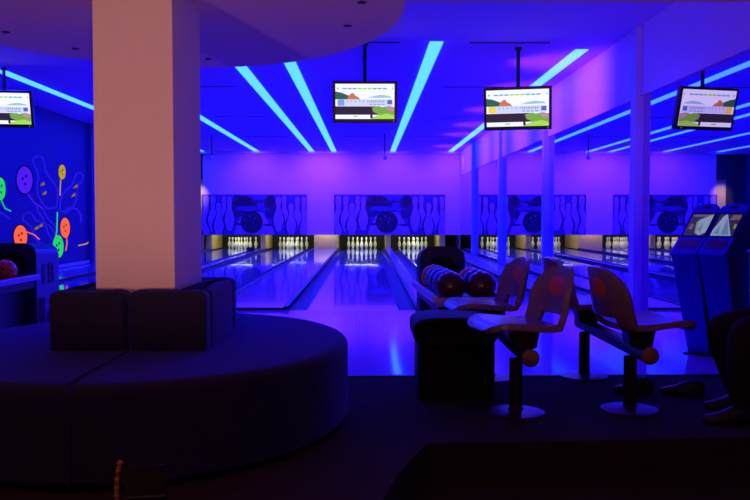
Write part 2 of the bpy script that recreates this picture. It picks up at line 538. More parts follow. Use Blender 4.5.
# ------------------------------------------------------------------ neon wall painting on the left wall
def wp(px, py, off=.004):
    d = (XL + off) * F / (px - CX)
    return (XL + off, d, CH - (py - CY) * d / F)
def wq(x, y, off=.004):
    return wp(x / 4.17, 140 + y / 4.17, off)
NE = {}
for n, c, s in (('green', (.02, .62, .16), 1.0), ('orange', (1.0, .13, .05), 1.0), ('yellow', (.62, .36, .03), .8), ('purple', (.085, .012, .55), .9), ('line', (.03, .012, .55), .6), ('gold', (.38, .19, .02), .6)):
    NE[n] = mat('fluorescent_' + n, (min(.5, c[0] * .6), min(.5, c[1] * .6), c[2] * .25 if n in ('purple', 'line') else .003), .95, spec=.0, emit=c, estr=s)
NE['ink'] = mat('paint_ink', (.004, .003, .016), .9, spec=0)
wt = thing('wall_painting', 'fluorescent painting of bowling balls and pins on the dark blue wall', 'wall painting', (XL, 15, 0))
def wpart(name, polys, mats, lab=None):
    bm = bmesh.new()
    for pts, mi in polys:
        flat(bm, [(p[0] - XL, p[1] - 15, p[2]) for p in pts], mi)
    o = link(name, bm, mats, wt)
    if lab:
        o['label'] = lab
    return o
def ell(cx, cy, rx, ry, off, n=28):
    return [wq(cx + rx * math.cos(2 * PI * k / n), cy + ry * math.sin(2 * PI * k / n), off) for k in range(n)]
def ribbon(pts, w, off):
    out = []
    for (x0, y0), (x1, y1) in zip(pts, pts[1:]):
        l = math.hypot(x1 - x0, y1 - y0) or 1
        nx, ny = -(y1 - y0) / l * w, (x1 - x0) / l * w
        out.append([wq(x0 + nx, y0 + ny, off), wq(x1 + nx, y1 + ny, off), wq(x1 - nx, y1 - ny, off), wq(x0 - nx, y0 - ny, off)])
    return out
for cx, cy, rx, ry, c, tail, lab in ((14, 205, 20, 47, 'green', [(14, 250), (30, 285), (55, 298)], 'green glowing ball with a tail'),
        (113, 168, 33, 56, 'purple', [(125, 225), (150, 262), (185, 285)], 'purple painted ball'),
        (268, 135, 15, 31, 'yellow', [(262, 165), (259, 200), (258, 232)], 'small yellow painted ball'),
        (92, 402, 28, 47, 'orange', [(110, 380), (150, 395), (170, 415)], 'orange painted ball above the ball return'),
        (277, 366, 20, 42, 'orange', [(282, 400), (284, 430), (278, 462)], 'orange painted ball beside the green one'),
        (247, 444, 23, 48, 'green', [(235, 420), (242, 380), (246, 300)], 'green painted ball low on the wall'),
        (394, 385, 12, 30, 'yellow', [(390, 410), (365, 432), (330, 440)], 'yellow painted ball by the column')):
    pl = [(ell(cx, cy, rx * 1.14, ry * 1.1, .004), 0)]
    pl += [(q, 1) for q in ribbon(tail, 2.5, .006)]
    pl.append((ell(cx, cy, rx, ry, .008), 1))
    for dx, dy in ((-.25, -.1), (.2, -.28), (.05, .3)):
        pl.append((ell(cx + dx * rx, cy + dy * ry, rx * .14, ry * .12, .010, 10), 0))
    wpart('painted_ball', pl, [NE['ink'], NE[c]], lab)
def painted_pin(hx, hy, bx, by, w, bows):
    """outline of a leaning pin from head (hx,hy) to foot (bx,by), picture px"""
    L = math.hypot(bx - hx, by - hy)
    ux, uy = (bx - hx) / L, (by - hy) / L
    nx, ny = -uy, ux
    rr = [(.0, .0), (.02, .35), (.06, .52), (.12, .56), (.2, .48), (.28, .40), (.38, .5), (.5, .8), (.62, 1.0), (.74, 1.0), (.86, .82), (.96, .55), (1.0, .45)]
    pts = [(hx + ux * L * t + nx * w * r, hy + uy * L * t + ny * w * r) for t, r in rr]
    pts += [(hx + ux * L * t - nx * w * r, hy + uy * L * t - ny * w * r) for t, r in rr[::-1]]
    pl = [(q, 0) for q in ribbon(pts, 3.6, .005)]
    for x, y in bows:
        pl += [([wq(x - 9, y + 8, .007), wq(x - 5, y - 3, .007), wq(x + 8, y - 12, .007), wq(x + 9, y + 2, .007)], 1)]
    wpart('painted_pin', pl, [NE['line'], NE['gold']])
painted_pin(165, 70, 225, 285, 40, ((186, 186), (193, 224)))
painted_pin(345, 140, 268, 300, 30, ((322, 196), (313, 232)))
painted_pin(110, 310, 225, 430, 40, ((158, 368), (176, 358)))
painted_pin(165, 275, 260, 440, 20, ())
wpart('painted_swirl', [(q, 0) for q in ribbon([(270, 300), (300, 280), (330, 290), (345, 320), (340, 345)], 4, .005) + ribbon([(0, 300), (25, 310), (50, 330)], 4, .005) + ribbon([(130, 455), (165, 458), (205, 468)], 3, .005)], [NE['line']])
# two glowing balls near the far end, seen only in the mirror
for y, z, c, lab in ((25.6, 1.50, 'green', 'green painted ball near the back corner'), (25.7, .17, 'orange', 'orange painted ball near the back corner')):
    bm = bmesh.new()
    flat(bm, [(.008, y - 15 + .3 * math.cos(2 * PI * k / 24), z + .2 * math.sin(2 * PI * k / 24)) for k in range(24)], 0)
    for dx, dz in ((-.08, .03), (.06, .06), (0, -.07)):
        flat(bm, [(.010, y - 15 + dx + .03 * math.cos(2 * PI * k / 10), z + dz + .03 * math.sin(2 * PI * k / 10)) for k in range(10)], 1)
    o = link('painted_ball', bm, [NE[c], NE['ink']], wt); o['label'] = lab

# ------------------------------------------------------------------ televisions
T = {}
for n, c in (('white', (.95, .97, 1.05)), ('pale', (.62, .70, .95)), ('text', (.12, .45, .75)), ('textg', (.35, .75, .10)), ('hill', (.03, .12, .09)), ('rust', (.62, .20, .06)),
             ('far', (.36, .58, .80)), ('score', (.66, .70, .98)), ('cell', (.20, .35, .90)), ('celld', (.10, .14, .55)), ('yellow', (.95, .72, .03)), ('bridge', (.030, .018, .035)),
             ('leaf', (.20, .42, .06)), ('pink', (.60, .25, .40)), ('lime', (.40, .75, .08)), ('mark', (.10, .12, .30))):
    T[n] = emis('screen_' + n, c, 1.0)
TK = list(T)
def television(loc, yaw, pitch, first_cell, lab, ztop, W=.81):
    t = thing('television', lab, 'television', loc, yaw, 'televisions hanging over the lanes')
    H = W * .636
    w, h = W / 2, H / 2
    R = Matrix.Rotation(pitch, 4, 'X')
    def place(o):
        o.data.transform(R)
        return o
    bm = bmesh.new()
    box(bm, -w, w, -.03, .045, -h, h, bev=.008)
    place(link('casing', bm, M['bezel'], t, smooth=True))
    sw, s1, s0 = w - .035, h - .032, -h + .048
    bm = bmesh.new()
    lay = [0]
    def q(pts, k, z=None):
        lay[0] += 1
        y = -.0312 - .00012 * lay[0]
        flat(bm, [(-sw + a * 2 * sw, y, s1 - b * (s1 - s0)) for a, b in pts], TK.index(k))
    def r(a0, b0, a1, b1, k):
        q([(a0, b0), (a1, b0), (a1, b1), (a0, b1)], k)
    r(0, 0, 1, 1, 'white')
    r(0, .30, .6, .44, 'white'); 
    q([(0, .22), (.1, .25), (.22, .33), (.34, .44), (0, .44)], 'hill')
    q([(.20, .44), (.22, .34), (.27, .27), (.31, .26), (.33, .33), (.38, .37), (.42, .44)], 'rust')
    q([(.55, .40), (.66, .34), (.78, .31), (.9, .34), (.97, .39)], 'far')
    for k in range(9):
        r(.12 + k * .085, .115, .12 + k * .085 + .07, .155, 'textg' if 2 < k < 6 else 'text')
    r(.03, .11, .055, .16, 'text'); r(.95, .1, .98, .16, 'pale')
    r(.03, .44, .97, .63, 'score')
    r(.04, .45, .15, .62, first_cell)
    for k in range(10):
        a = .17 + k * .068
        r(a, .47, a + .010, .54, 'mark' if k > 5 else 'pale')
        r(a + .03, .47, a + .045, .52, 'mark' if k > 5 else 'cell')
        r(a, .57, a + .05, .60, 'cell' if k > 5 else 'pale')
    r(.88, .46, .96, .58, 'celld')
    r(0, .64, .76, .88, 'bridge')
    q([(.62, .68), (.70, .64), (.8, .66), (.9, .63), (1, .66), (1, .97), (.8, .95), (.72, .86), (.64, .80)], 'leaf')
    q([(.86, .70), (.92, .64), (.98, .66), (1, .76), (.92, .78)], 'pink')
    q([(.76, .88), (.88, .84), (1, .90), (1, 1), (.6, 1), (.62, .95)], 'lime')
    r(.03, .89, .58, .97, 'white'); r(.30, .91, .38, .95, 'lime')
    r(.59, .84, .63, .98, 'bridge')
    place(link('screen', bm, [T[k] for k in TK], t))
    bm = bmesh.new(); tube(bm, [(0, .07, .05), (0, .07, ztop - loc[2])], .024, 12); link('pole', bm, M['black'], t, smooth=True)
    bm = bmesh.new(); box(bm, -.04, .04, .03, .11, ztop - loc[2] - .03, ztop - loc[2]); link('ceiling_plate', bm, M['black'], t)
    bm = bmesh.new(); box(bm, -.1, .1, .03, .075, -.1, .1); link('bracket', bm, M['black'], t)
    boxo('power_light', (w - .05, w - .043, -.034, -.030, -h + .012, -h + .019), T['white'], t)
    return t
c = P(365, 103, 9.85); television(c, 0, math.radians(7), 'cell', 'black television hanging on a pole beside the curved soffit, score strip on screen', ZC, .775)
c = P(517, 109, 10.15); television(c, -math.radians(14), math.radians(14), 'yellow', 'black television hanging by the mirrors, score strip with a yellow cell', ZC, .83)
c = P(7, 110, 11.6); television(c, math.radians(8), math.radians(14), 'cell', 'black television half out of view beside the painted wall', ZC)

# ------------------------------------------------------------------ round sofa
t = thing('round_sofa', 'large dark oval sofa wrapped around the square column', 'sofa', (-1.14, 4.34, 0))
RX, RY = 1.04, 1.22
def section(bm, s, z0, z1, r, rim=0.0):
    """half of an oval ring: curved outside, straight seams, square well for the column"""
    n, gap = 44, .006
    hx, hy0, hy1 = .206, -.325, .36          # well half width, front and back
    rings = [(.012, z0), (0, z0 + .012)] + [(r * (1 - math.cos(k / 6 * PI / 2)), z1 - r + r * math.sin(k / 6 * PI / 2)) for k in range(7)] + [(r * 2.5, z1 + .006)]
    vr = []
    for d, z in rings:
        d += rim
        pts = []
        g = gap + min(d, .012) * .6
        for k in range(n + 1):
            a = -PI / 2 + s * PI * k / n
            x, y = (RX - d) * math.cos(a), (RY - d) * math.sin(a)
            if s * x < g:
                x = s * g
            pts.append((x, y))
        pts += [(s * g, hy1), (s * hx, hy1), (s * hx, hy0), (s * g, hy0)]
        vr.append([bm.verts.new((x, y, z)) for x, y in pts])
    m = len(vr[0])
    for a, b in zip(vr, vr[1:]):
        for k in range(m):
            bm.faces.new((a[k], a[(k + 1) % m], b[(k + 1) % m], b[k]))
    for ring in (vr[0], vr[-1]):
        es = [bm.edges.get((ring[k], ring[(k + 1) % m])) for k in range(m)]
        bmesh.ops.triangle_fill(bm, use_beauty=True, use_dissolve=False, edges=es)
for s_ in (-1, 1):
    bm = bmesh.new(); section(bm, s_, .03, .425, .045)
    o = link('seat_section', bm, M['sofa'], t, smooth=True)
    bm = bmesh.new(); section(bm, s_, 0, .04, .01, rim=.08)
    link('plinth', bm, M['black'], t, smooth=True)
bx = [(-.375, -.008, -.46, -.316), (.002, .375, -.46, -.316), (-.375, -.215, -.31, .35), (.20, .375, -.31, .35), (-.375, -.004, .355, .48), (.004, .375, .355, .48)]
for b in bx:
    bm = bmesh.new(); cushion(bm, rrect(*b, .03), .425, .715, .035, .004)
    link('back_cushion', bm, M['sofa'], t, smooth='all')

# small bag in front of the sofa
t = thing('handbag', 'small black handbag with a brown beaded strap on the carpet before the sofa', 'handbag', (-.775, 2.84, 0), math.radians(8))
bm = bmesh.new(); cushion(bm, rrect(-.075, .075, -.035, .035, .03), 0, .20, .02); link('bag_body', bm, M['bag'], t, smooth='all')
bm = bmesh.new(); cushion(bm, rrect(-.072, .076, -.041, -.034, .003), .10, .205, .004, seg=2); link('flap', bm, M['bag'], t, smooth=True)
bm = bmesh.new()
for k in range(14):
    a = k / 13
    x = -.085 - .012 * math.sin(a * PI)
    z = .03 + .185 * a
    g = bmesh.ops.create_uvsphere(bm, u_segments=10, v_segments=6, radius=.011 if k % 2 else .008)
    for v in g['verts']:
        v.co += Vector((x, -.012, z))
link('strap', bm, M['strap'], t, smooth='all')

# ------------------------------------------------------------------ upholstered bench
t = thing('padded_bench', 'dark padded bench with a rounded overhanging cushion before the ball return', 'bench', (.515, 4.90, 0), math.radians(0))
bm = bmesh.new(); box(bm, -.215, .235, -.17, .17, 0, .34, bev=.012); link('base', bm, M['bench'], t, smooth=True)
bm = bmesh.new()
pr = []
n = 28
for k in range(n):
    a = 2 * PI * k / n
    e = .55
    cx = math.copysign(abs(math.cos(a)) ** e, math.cos(a)) * .245
    cz = math.copysign(abs(math.sin(a)) ** e, math.sin(a)) * .085
    pr.append((cx, .405 + cz))
rings = []
for y, s in ((-.215, .72), (-.225, .86), (-.215, .97), (-.18, 1), (.18, 1), (.215, .97), (.225, .86), (.215, .72)):
    rings.append([bm.verts.new((x * (.9 + .1 * s), y, .405 + (z - .405) * s)) for x, z in pr])
for a, b in zip(rings, rings[1:]):
    for k in range(n):
        bm.faces.new((a[k], a[(k + 1) % n], b[(k + 1) % n], b[k]))
bm.faces.new(rings[0][::-1]); bm.faces.new(rings[-1])
link('cushion', bm, M['bench'], t, smooth='all')

# ------------------------------------------------------------------ ball returns
def ball_return(x, yh, L, rot, lab, emblem=False, dep=.62, hw=.235):
    """hood front face at local y = 0, rack reaching to y = -L"""
    t = thing('ball_return', lab, 'ball return', (x, yh, 0), rot, 'ball returns on the approach')
    w = .235
    # hood: rounded shell with a dark mouth
    bm = bmesh.new()
    w = hw
    prof2 = [(-w, 0), (-w, .70), (-w + .015, .76), (-w + .06, .80), (-w + .14, .815), (w - .14, .815), (w - .06, .80), (w - .015, .76), (w, .70), (w, 0)]
    inner = [(.115 * math.cos(a) * 1.15, .60 + .125 * math.sin(a)) for a in [2 * PI * k / 40 for k in range(40)]]
    a = [bm.verts.new((px_, 0, pz)) for px_, pz in prof2]
    b = [bm.verts.new((px_ * .94, dep, pz * (.97 if pz > .1 else 1))) for px_, pz in prof2]
    m = len(prof2)
    for k in range(m):
        f = bm.faces.new((a[k], a[(k + 1) % m], b[(k + 1) % m], b[k]))
        if emblem and k in (0, 1, 7, 8):
            f.material_index = 1
    bm.faces.new(b)
    i0 = [bm.verts.new((px_, 0, pz)) for px_, pz in inner]
    i1 = [bm.verts.new((px_ * .9, .22, pz)) for px_, pz in inner]
    es = [bm.edges.new((a[k], a[(k + 1) % m])) if not bm.edges.get((a[k], a[(k + 1) % m])) else bm.edges.get((a[k], a[(k + 1) % m])) for k in range(m)]
    for k in range(40):
        bm.faces.new((i0[k], i0[(k + 1) % 40], i1[(k + 1) % 40], i1[k]))
        es.append(bm.edges.get((i0[k], i0[(k + 1) % 40])))
    bm.faces.new(i1)
    bmesh.ops.triangle_fill(bm, use_beauty=True, use_dissolve=False, edges=es)
    hood = link('hood', bm, [M['hoodblack'], M['hoodside']], t, smooth=True)
    if emblem:
        bm = bmesh.new()
        X = .225
        def bar(y0, y1, z0, z1):
            box(bm, X, X + .012, y0, y1, z0, z1)
        bar(.14, .22, .40, .60)
        bar(.30, .34, .40, .60)
        for z in (.40, .485, .57):
            bar(.34, .43, z, z + .03)
        bar(.41, .44, .42, .495); bar(.40, .43, .505, .58)
        e = link('emblem', bm, M['black'], hood); e['label'] = 'dark block emblem with a letter B'
        bm = bmesh.new(); box(bm, .215, .30, .05, .75, 0, .28, bev=.01); box(bm, .215, .36, .1, .85, 0, .14, bev=.01)
        link('side_step', bm, M['hoodside'], t, smooth=True)
    w = .235
    # rack
    bm = bmesh.new(); box(bm, -.12, .12, -L + .25, -.0, 0, .40, bev=.02); link('pedestal', bm, M['black'], t, smooth=True)
    bm = bmesh.new()
    box(bm, -w + .01, w - .01, -L, 0, .38, .445, bev=.012)
    tray = link('tray', bm, M['black'], t, smooth=True)
    for s in (-1, 1):
        bm = bmesh.new()
        box(bm, s * (w + .012) - .022, s * (w + .012) + .022, -L - .03, .02, .455, .515, bev=.014)
        link('side_rail', bm, M['lavender'], t, smooth=True)
    bm = bmesh.new(); tube(bm, [(0, -L, .465), (0, .0, .465)], .02, 10); link('centre_rail', bm, M['steel'], t, smooth=True)
    bm = bmesh.new(); box(bm, -w - .01, w + .01, -L - .05, -L, .43, .50, bev=.018); link('front_bumper', bm, M['lavender'], t, smooth=True)
    return t
rotB = math.radians(3)
ball_return(.665, 7.15, 1.35, rotB, 'black ball return with two rows of coloured balls before the mirrors', dep=.34, hw=.2)
ball_return(-3.46, 8.0, 1.5, math.radians(0), 'black ball return with a single orange ball beside the painted wall', True)

BALL = {'orange': (.80, .12, .02), 'red': (.55, .05, .05), 'green': (.02, .34, .22), 'navy': (.03, .04, .40), 'blue': (.06, .10, .55), 'brown': (.05, .016, .008), 'maroon': (.06, .014, .010)}
BM = {k: mat('ball_' + k, v,   .18, noise=.25, nscale=9) for k, v in BALL.items()}
holes = mat('finger_hole_dark', (.01, .008, .008), .8)
def ball(loc, colour, lab, rot=(0, 0, 0), with_holes=True):
    bm = bmesh.new(); bmesh.ops.create_uvsphere(bm, u_segments=32, v_segments=20, radius=.108)
    o = link('bowling_ball', bm, BM[colour], smooth='all', loc=loc)
    o.rotation_euler = rot
    tag(o, lab, 'bowling ball', 'balls on the ball returns')
    if with_holes:
        for d in ((.22, -.95, .25), (-.10, -.93, .36), (.06, -.98, -.16)):
            v = Vector(d).normalized()
            q = v.to_track_quat('Z', 'Y').to_matrix().to_4x4()
            bm = bmesh.new(); lathe(bm, [(0, .002), (.013, .002), (.013, -.004)], 12)
            bm.transform(Matrix.Translation(v * .107) @ q)
            h = link('finger_hole', bm, holes, o)
    return o
def retpt(x, yh, rot, lx, ly, z):
    c_, s_ = math.cos(rot), math.sin(rot)
    return (x + lx * c_ - ly * s_, yh + lx * s_ + ly * c_, z)
zb = .455 + .108 + .004
for k, (cc, lab) in enumerate((('brown', 'dark brown bowling ball at the front of the longer row, over the bench'), ('blue', 'blue bowling ball right behind the front brown one, longer row'),
                               ('navy', 'navy bowling ball in the middle of the longer row'), ('green', 'teal green bowling ball between the navy and red balls'), ('red', 'orange red bowling ball at the back of the longer row'))):
    ball(retpt(.665, 7.15, rotB, -.117, -1.22 + k * .218, zb), cc, lab, with_holes=False)
for k, (cc, lab) in enumerate((('maroon', 'dark maroon bowling ball at the front of the shorter row, by the seat'), ('navy', 'navy bowling ball in the middle of the shorter row'), ('orange', 'orange bowling ball at the back of the shorter row'))):
    ball(retpt(.665, 7.15, rotB, .117, -1.18 + k * .218, zb), cc, lab, with_holes=False)
ball(retpt(-3.46, 8.0, 0, .117, -.42, zb), 'orange', 'orange bowling ball with dark finger holes on the ball return by the painted wall')

# ------------------------------------------------------------------ moulded seats on pedestals
def seat_shell_bm():
    """seat facing +x; returns shell with an arched, slotted back. origin under pan centre, pan level z = 0"""
    NU, NV = 64, 24
    W = .225
    # side profile from front tip to the top of the back
    key = [(.285, -.020), (.27, -.002), (.22, .008), (.12, .002), (.0, -.010), (-.10, -.014), (-.17, -.004), (-.212, .025), (-.232, .075), (-.242, .13), (-.252, .19), (-.260, .24), (-.269, .29), (-.275, .318)]
    L = [0]
    for a, b in zip(key, key[1:]):
        L.append(L[-1] + math.hypot(b[0] - a[0], b[1] - a[1]))
    def prof_at(s):
        d = s * L[-1]
        for i in range(len(L) - 1):
            if d <= L[i + 1] + 1e-9:
                f = (d - L[i]) / (L[i + 1] - L[i])
                return (key[i][0] + f * (key[i + 1][0] - key[i][0]), key[i][1] + f * (key[i + 1][1] - key[i][1]))
        return key[-1]
    def width(s):
        # rounded tip, nearly straight pan, arched top
        w = W
        if s < .16:
            q = 1 - s / .16
            w *= math.sqrt(max(0, 1 - q * q)) * .55 + .45
        if s > .74:
            q = (s - .74) / .26
            w *= math.sqrt(max(0, 1 - (q * .985) ** 2.8))
        return w
    bm = bmesh.new()
    grid = []
    for i in range(NU + 1):
        s = i / NU
        x, z = prof_at(s)
        row = []
        back = max(0, min(1, (s - .50) / .14))
        for j in range(NV + 1):
            v = -1 + 2 * j / NV
            y = v * width(s)
            zz = z + (1 - back) * .018 * abs(v) ** 2.5 * (1 if s > .12 else s / .12)
            xx = x + back * .085 * (abs(y) / W) ** 2.2
            row.append(bm.verts.new((xx, y, zz)))
        grid.append(row)
    pads = []
    for i in range(NU):
        for j in range(NV):
            s = (i + .5) / NU
            v = -1 + 2 * (j + .5) / NV
            if .56 < s < .665 and abs(v) < .58:     # slot between seat and back
                continue
            f = bm.faces.new((grid[i][j], grid[i][j + 1], grid[i + 1][j + 1], grid[i + 1][j]))
            f.smooth = True
    return bm, prof_at
def seat_mesh():
    bm, pa = seat_shell_bm()
    me = bpy.data.meshes.new('seat_shell')
    bmesh.ops.recalc_face_normals(bm, faces=bm.faces[:])
    bm.to_mesh(me); bm.free()
    o = bpy.data.objects.new('tmp', me); COL.objects.link(o)
    s = o.modifiers.new('s', 'SOLIDIFY'); s.thickness = .034; s.offset = 0
    b = o.modifiers.new('b', 'BEVEL'); b.width = .007; b.segments = 2; b.limit_method = 'ANGLE'; b.angle_limit = math.radians(50)
    dg = bpy.context.evaluated_depsgraph_get(); dg.update()
    me2 = bpy.data.meshes.new_from_object(o.evaluated_get(dg))
    bpy.data.objects.remove(o)
    me2.name = 'seat_shell'
    me2.materials.clear(); me2.materials.append(M['seat'])
    for p in me2.polygons: p.use_smooth = True
    try: me2.set_sharp_from_angle(angle=math.radians(50))
    except Exception: pass
    return me2
SEAT = seat_mesh()
def pad_bm(side):
    # oval orange inlay following the curved back, raised on one face
    bm = bmesh.new()
    cs = []
    for ring in range(5):
        q = ring / 4
        row = []
        for k in range(24):
            a = 2 * PI * k / 24
            y = .122 * q * math.copysign(abs(math.cos(a)) ** .8, math.cos(a))
            z = .205 + .062 * q * math.copysign(abs(math.sin(a)) ** .8, math.sin(a))
            v = abs(y) / .225
            x = -.2520 - (z - .19) * .165 + .085 * v ** 2.2 + side * (.0195 - .004 * (q > .9))
            row.append(bm.verts.new((x, y, z)))
            if ring == 0:
                break
        cs.append(row)
    for k in range(24):
        bm.faces.new((cs[0][0], cs[1][k], cs[1][(k + 1) % 24]))
        for r in range(1, 4):
            bm.faces.new((cs[r][k], cs[r + 1][k], cs[r + 1][(k + 1) % 24], cs[r][(k + 1) % 24]))
    return bm
PADS = []
for s_ in (1, -1):
    o = link('seat_pad', pad_bm(s_), M['seatpad'], smooth='all')
    PADS.append(o.data); bpy.data.objects.remove(o)
def rib_bm():
    bm = bmesh.new()
    for z in (.135, .147, .159):
        pts = []
        for k in range(9):
            y = -.13 + .26 * k / 8
            pts.append((-.2420 - (z - .13) * .165 + .085 * (abs(y) / .225) ** 2.2 + .0175, y, z))
        tube(bm, pts, .003, 6)
    return bm
o = link('back_ribs', rib_bm(), M['seat'], smooth='all'); RIB = o.data; bpy.data.objects.remove(o)
for _m in [SEAT, RIB] + PADS:
    _m.transform(Matrix.Scale(.91, 4, (1, 0, 0)))
def child(name, me, parent, loc=(0, 0, 0), rotz=0):
    o = bpy.data.objects.new(name, me); COL.objects.link(o); o.parent = parent; o.location = loc; o.rotation_euler = (0, 0, rotz)
    return o
def seat_unit(x, y0, y1, face, seats, lab, xb=.04, z=.485):
    """pedestals at (x,y0),(x,y1); seats face +x (face=1) or -x; seats = list of (x, y, yaw)"""
    t = thing('bowling_seat_row', lab, 'seats', (x, y0, 0), 0, 'moulded seat rows on pedestals')
    for yy in (0, y1 - y0):
        bm = bmesh.new(); lathe(bm, [(.036, .012), (.036, .30)], 20, c=(0, yy, 0)); p = link('pedestal', bm, M['black'], t, smooth='all')
        bm = bmesh.new(); lathe(bm, [(0, 0), (.158, 0), (.158, .008), (.13, .016), (.045, .022), (.037, .03)], 40, c=(0, yy, 0)); link('floor_flange', bm, M['darksteel'], p, smooth=True)
    bm = bmesh.new(); tube(bm, [(xb, -.20, .335), (xb, y1 - y0 + .25, .335)], .045, 20); b = link('beam', bm, M['black'], t, smooth=True)
    for yy, s in ((-.20, -1), (y1 - y0 + .25, 1)):
        bm = bmesh.new(); bmesh.ops.create_uvsphere(bm, u_segments=20, v_segments=12, radius=.048)
        for v in bm.verts:
            v.co = Vector((v.co.x + xb, v.co.y * .45 + yy, v.co.z + .335))
        link('end_cap', bm, M['captan'], b, smooth='all')
    for sx, sy, yaw in seats:
        r = (0 if face > 0 else PI) + yaw
        s = child('seat_shell', SEAT, t, (sx - x, sy - y0, z), r)
        child('seat_pad', PADS[0], s); child('seat_pad', PADS[1], s); child('back_ribs', RIB, s)
        bm = bmesh.new(); box(bm, -.06, .06, -.07, .07, .365, z - .03, bev=.008)
        for v in bm.verts:
            v.co.x = v.co.x * (1 + (v.co.z - .365) * 3)
            v.co += Vector(((sx - x) * .5 + xb * .5, sy - y0, 0))
        link('seat_bracket', bm, M['black'], t)
    return t
seat_unit(.815, 4.42, 5.38, -1, [(.845, 4.40, math.radians(12)), (.805, 5.36, math.radians(8))], 'row of two tan moulded seats facing the padded bench and ball return')
seat_unit(1.46, 4.48, 5.43, 1, [(1.49, 4.46, math.radians(8)), (1.45, 5.45, math.radians(6))], 'row of two tan moulded seats facing the kiosks, backs to the other row')

# ------------------------------------------------------------------ kiosks
def kiosk(x, y, phi, lab, variant):
    W = .214
    t = thing('touch_kiosk', lab, 'kiosk', (x, y, 0), -phi, 'touch-screen kiosks by the mirror')
    g = .004
    # stand, leaning back towards its foot
    bm = bmesh.new()
    side_prism(bm, [(.275, 0), (.47, 0), (.40, .79), (.30, .84), (.0, .80), (-.005, .785), (.02, .77)], g + .006, W - g)
    for v in bm.verts:
        if v.co.z < .3:
            v.co.x = W / 2 + (v.co.x - W / 2) * .82
    link('stand', bm, M['kiosk'], t)
    bm = bmesh.new(); side_prism(bm, [(.285, .012), (.47, .012), (.405, .80), (.31, .80), (.05, .785)], W - g - .001, W - g + .005)
    for v in bm.verts:
        if v.co.z < .3:
            v.co.x = W / 2 + (v.co.x - W / 2) * .82
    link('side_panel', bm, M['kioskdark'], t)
    # head
    bm = bmesh.new()
    side_prism(bm, [(-.008, .79), (.0, .80), (.15, .915), (.345, 1.10), (.40, 1.135), (.445, 1.125), (.46, 1.07), (.43, .84), (.33, .80)], g, W - g)
    bm.faces.ensure_lookup_table()
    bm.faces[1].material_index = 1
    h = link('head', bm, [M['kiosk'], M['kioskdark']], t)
    # rounded crest with a dark button
    bm = bmesh.new()
    n = 16
    d = Vector((0, .195, .185)).normalized(); nn = Vector((0, -.185, .195)).normalized()
    base = Vector((W / 2, .345, 1.10))
    pts = [base + Vector((-(W / 2 - g), 0, 0))] + [base + Vector((-(W / 2 - g) * math.cos(PI * k / n), 0, 0)) + d * (.045 + .055 * math.sin(PI * k / n)) for k in range(n + 1)] + [base + Vector((W / 2 - g, 0, 0))]
    a = [bm.verts.new(p + nn * .006) for p in pts]; b = [bm.verts.new(p - nn * .03) for p in pts]
    bm.faces.new(a); bm.faces.new(b[::-1])
    for k in range(len(pts)):
        bm.faces.new((a[k], a[(k + 1) % len(pts)], b[(k + 1) % len(pts)], b[k]))
    link('crest', bm, M['kiosk'], t)
    bm = bmesh.new()
    c = base + d * .058 + nn * .0075
    flat(bm, [c + Vector((.035 * math.cos(2 * PI * k / 20), 0, 0)) + d * .018 * math.sin(2 * PI * k / 20) for k in range(20)])
    link('crest_button', bm, M['black'], t)
    # screen glass with its pictures
    bm = bmesh.new()
    p0 = Vector((0, .15, .915)); 
    def S(u, v, off):
        return Vector((.022 + u * (W - .044), 0, 0)) + p0 + d * (.018 + v * .235) + nn * off
    lay = [0]
    def q(pts, k):
        lay[0] += 1
        flat(bm, [S(u, v, .003 + lay[0] * .0003) for u, v in pts], k)
    q([(-.06, -.04), (1.06, -.04), (1.06, 1.04), (-.06, 1.04)], 0)
    if variant:
        q([(0, 0), (1, 0), (1, 1), (0, 1)], 1)
        q([(0, 0), (.92, 0), (.34, 1), (.2, .9), (0, .25)], 2)
        q([(.45, .05), (.8, .05), (.42, .8)], 3); q([(.1, .1), (.35, .05), (.25, .5)], 3)
        q([(.62, .95), (1, .95), (1, .75), (.55, .7)], 4); q([(.85, .55), (.97, .5), (.97, .35), (.88, .3)], 5)
    else:
        q([(0, 0), (1, 0), (1, 1), (0, 1)], 1)
        q([(1, 1), (1, .15), (.75, 0), (.55, .1), (.42, .72), (.7, .86)], 2)
        q([(.55, .3), (.75, .1), (.7, .6)], 3); q([(.35, .62), (.5, .1), (.58, .12), (.46, .7)], 5)
        q([(.05, .98), (.9, .98), (.8, .88), (.1, .86)], 4); q([(.1, .3), (.3, .25), (.3, .5), (.15, .55)], 4)
    SM = [M['blackgloss']] + [emis('kiosk_screen_%d%d' % (variant, i), cc, .6) for i, cc in enumerate(((.035, .028, .05), (.36, .46, .62), (.14, .28, .55), (.22, .13, .10), (.30, .36, .10)))]
    link('screen', bm, SM, t)
    # keypad panel below the screen
    bm = bmesh.new()
    kd = Vector((0, .15, .115)).normalized(); kn = Vector((0, -.115, .15)).normalized()
    k0 = Vector((0, 0, .80))
    flat(bm, [k0 + Vector((xx, 0, 0)) + kd * yy + kn * .003 for xx, yy in ((.03, .06), (W - .03, .06), (W - .03, .155), (.03, .155))])
    link('keypad', bm, mat('keypad_dark', (.06, .05, .16), .5), t)
    bm = bmesh.new(); box(bm, W * .5 - .10, W * .5 + .10, .23, .50, 0, .012); link('foot_plate', bm, M['kioskdark'], t)
    return t
phi = math.radians(48)
cphi, sphi = math.cos(phi), math.sin(phi)
kx, ky = 2.45, 6.03
kiosk(kx, ky, phi, 'slim blue touch-screen kiosk closer to the seated person', 1)
kiosk(kx - .216 * cphi, ky + .216 * sphi, phi, 'slim blue touch-screen kiosk farther from the person, nearer the pilaster', 0)

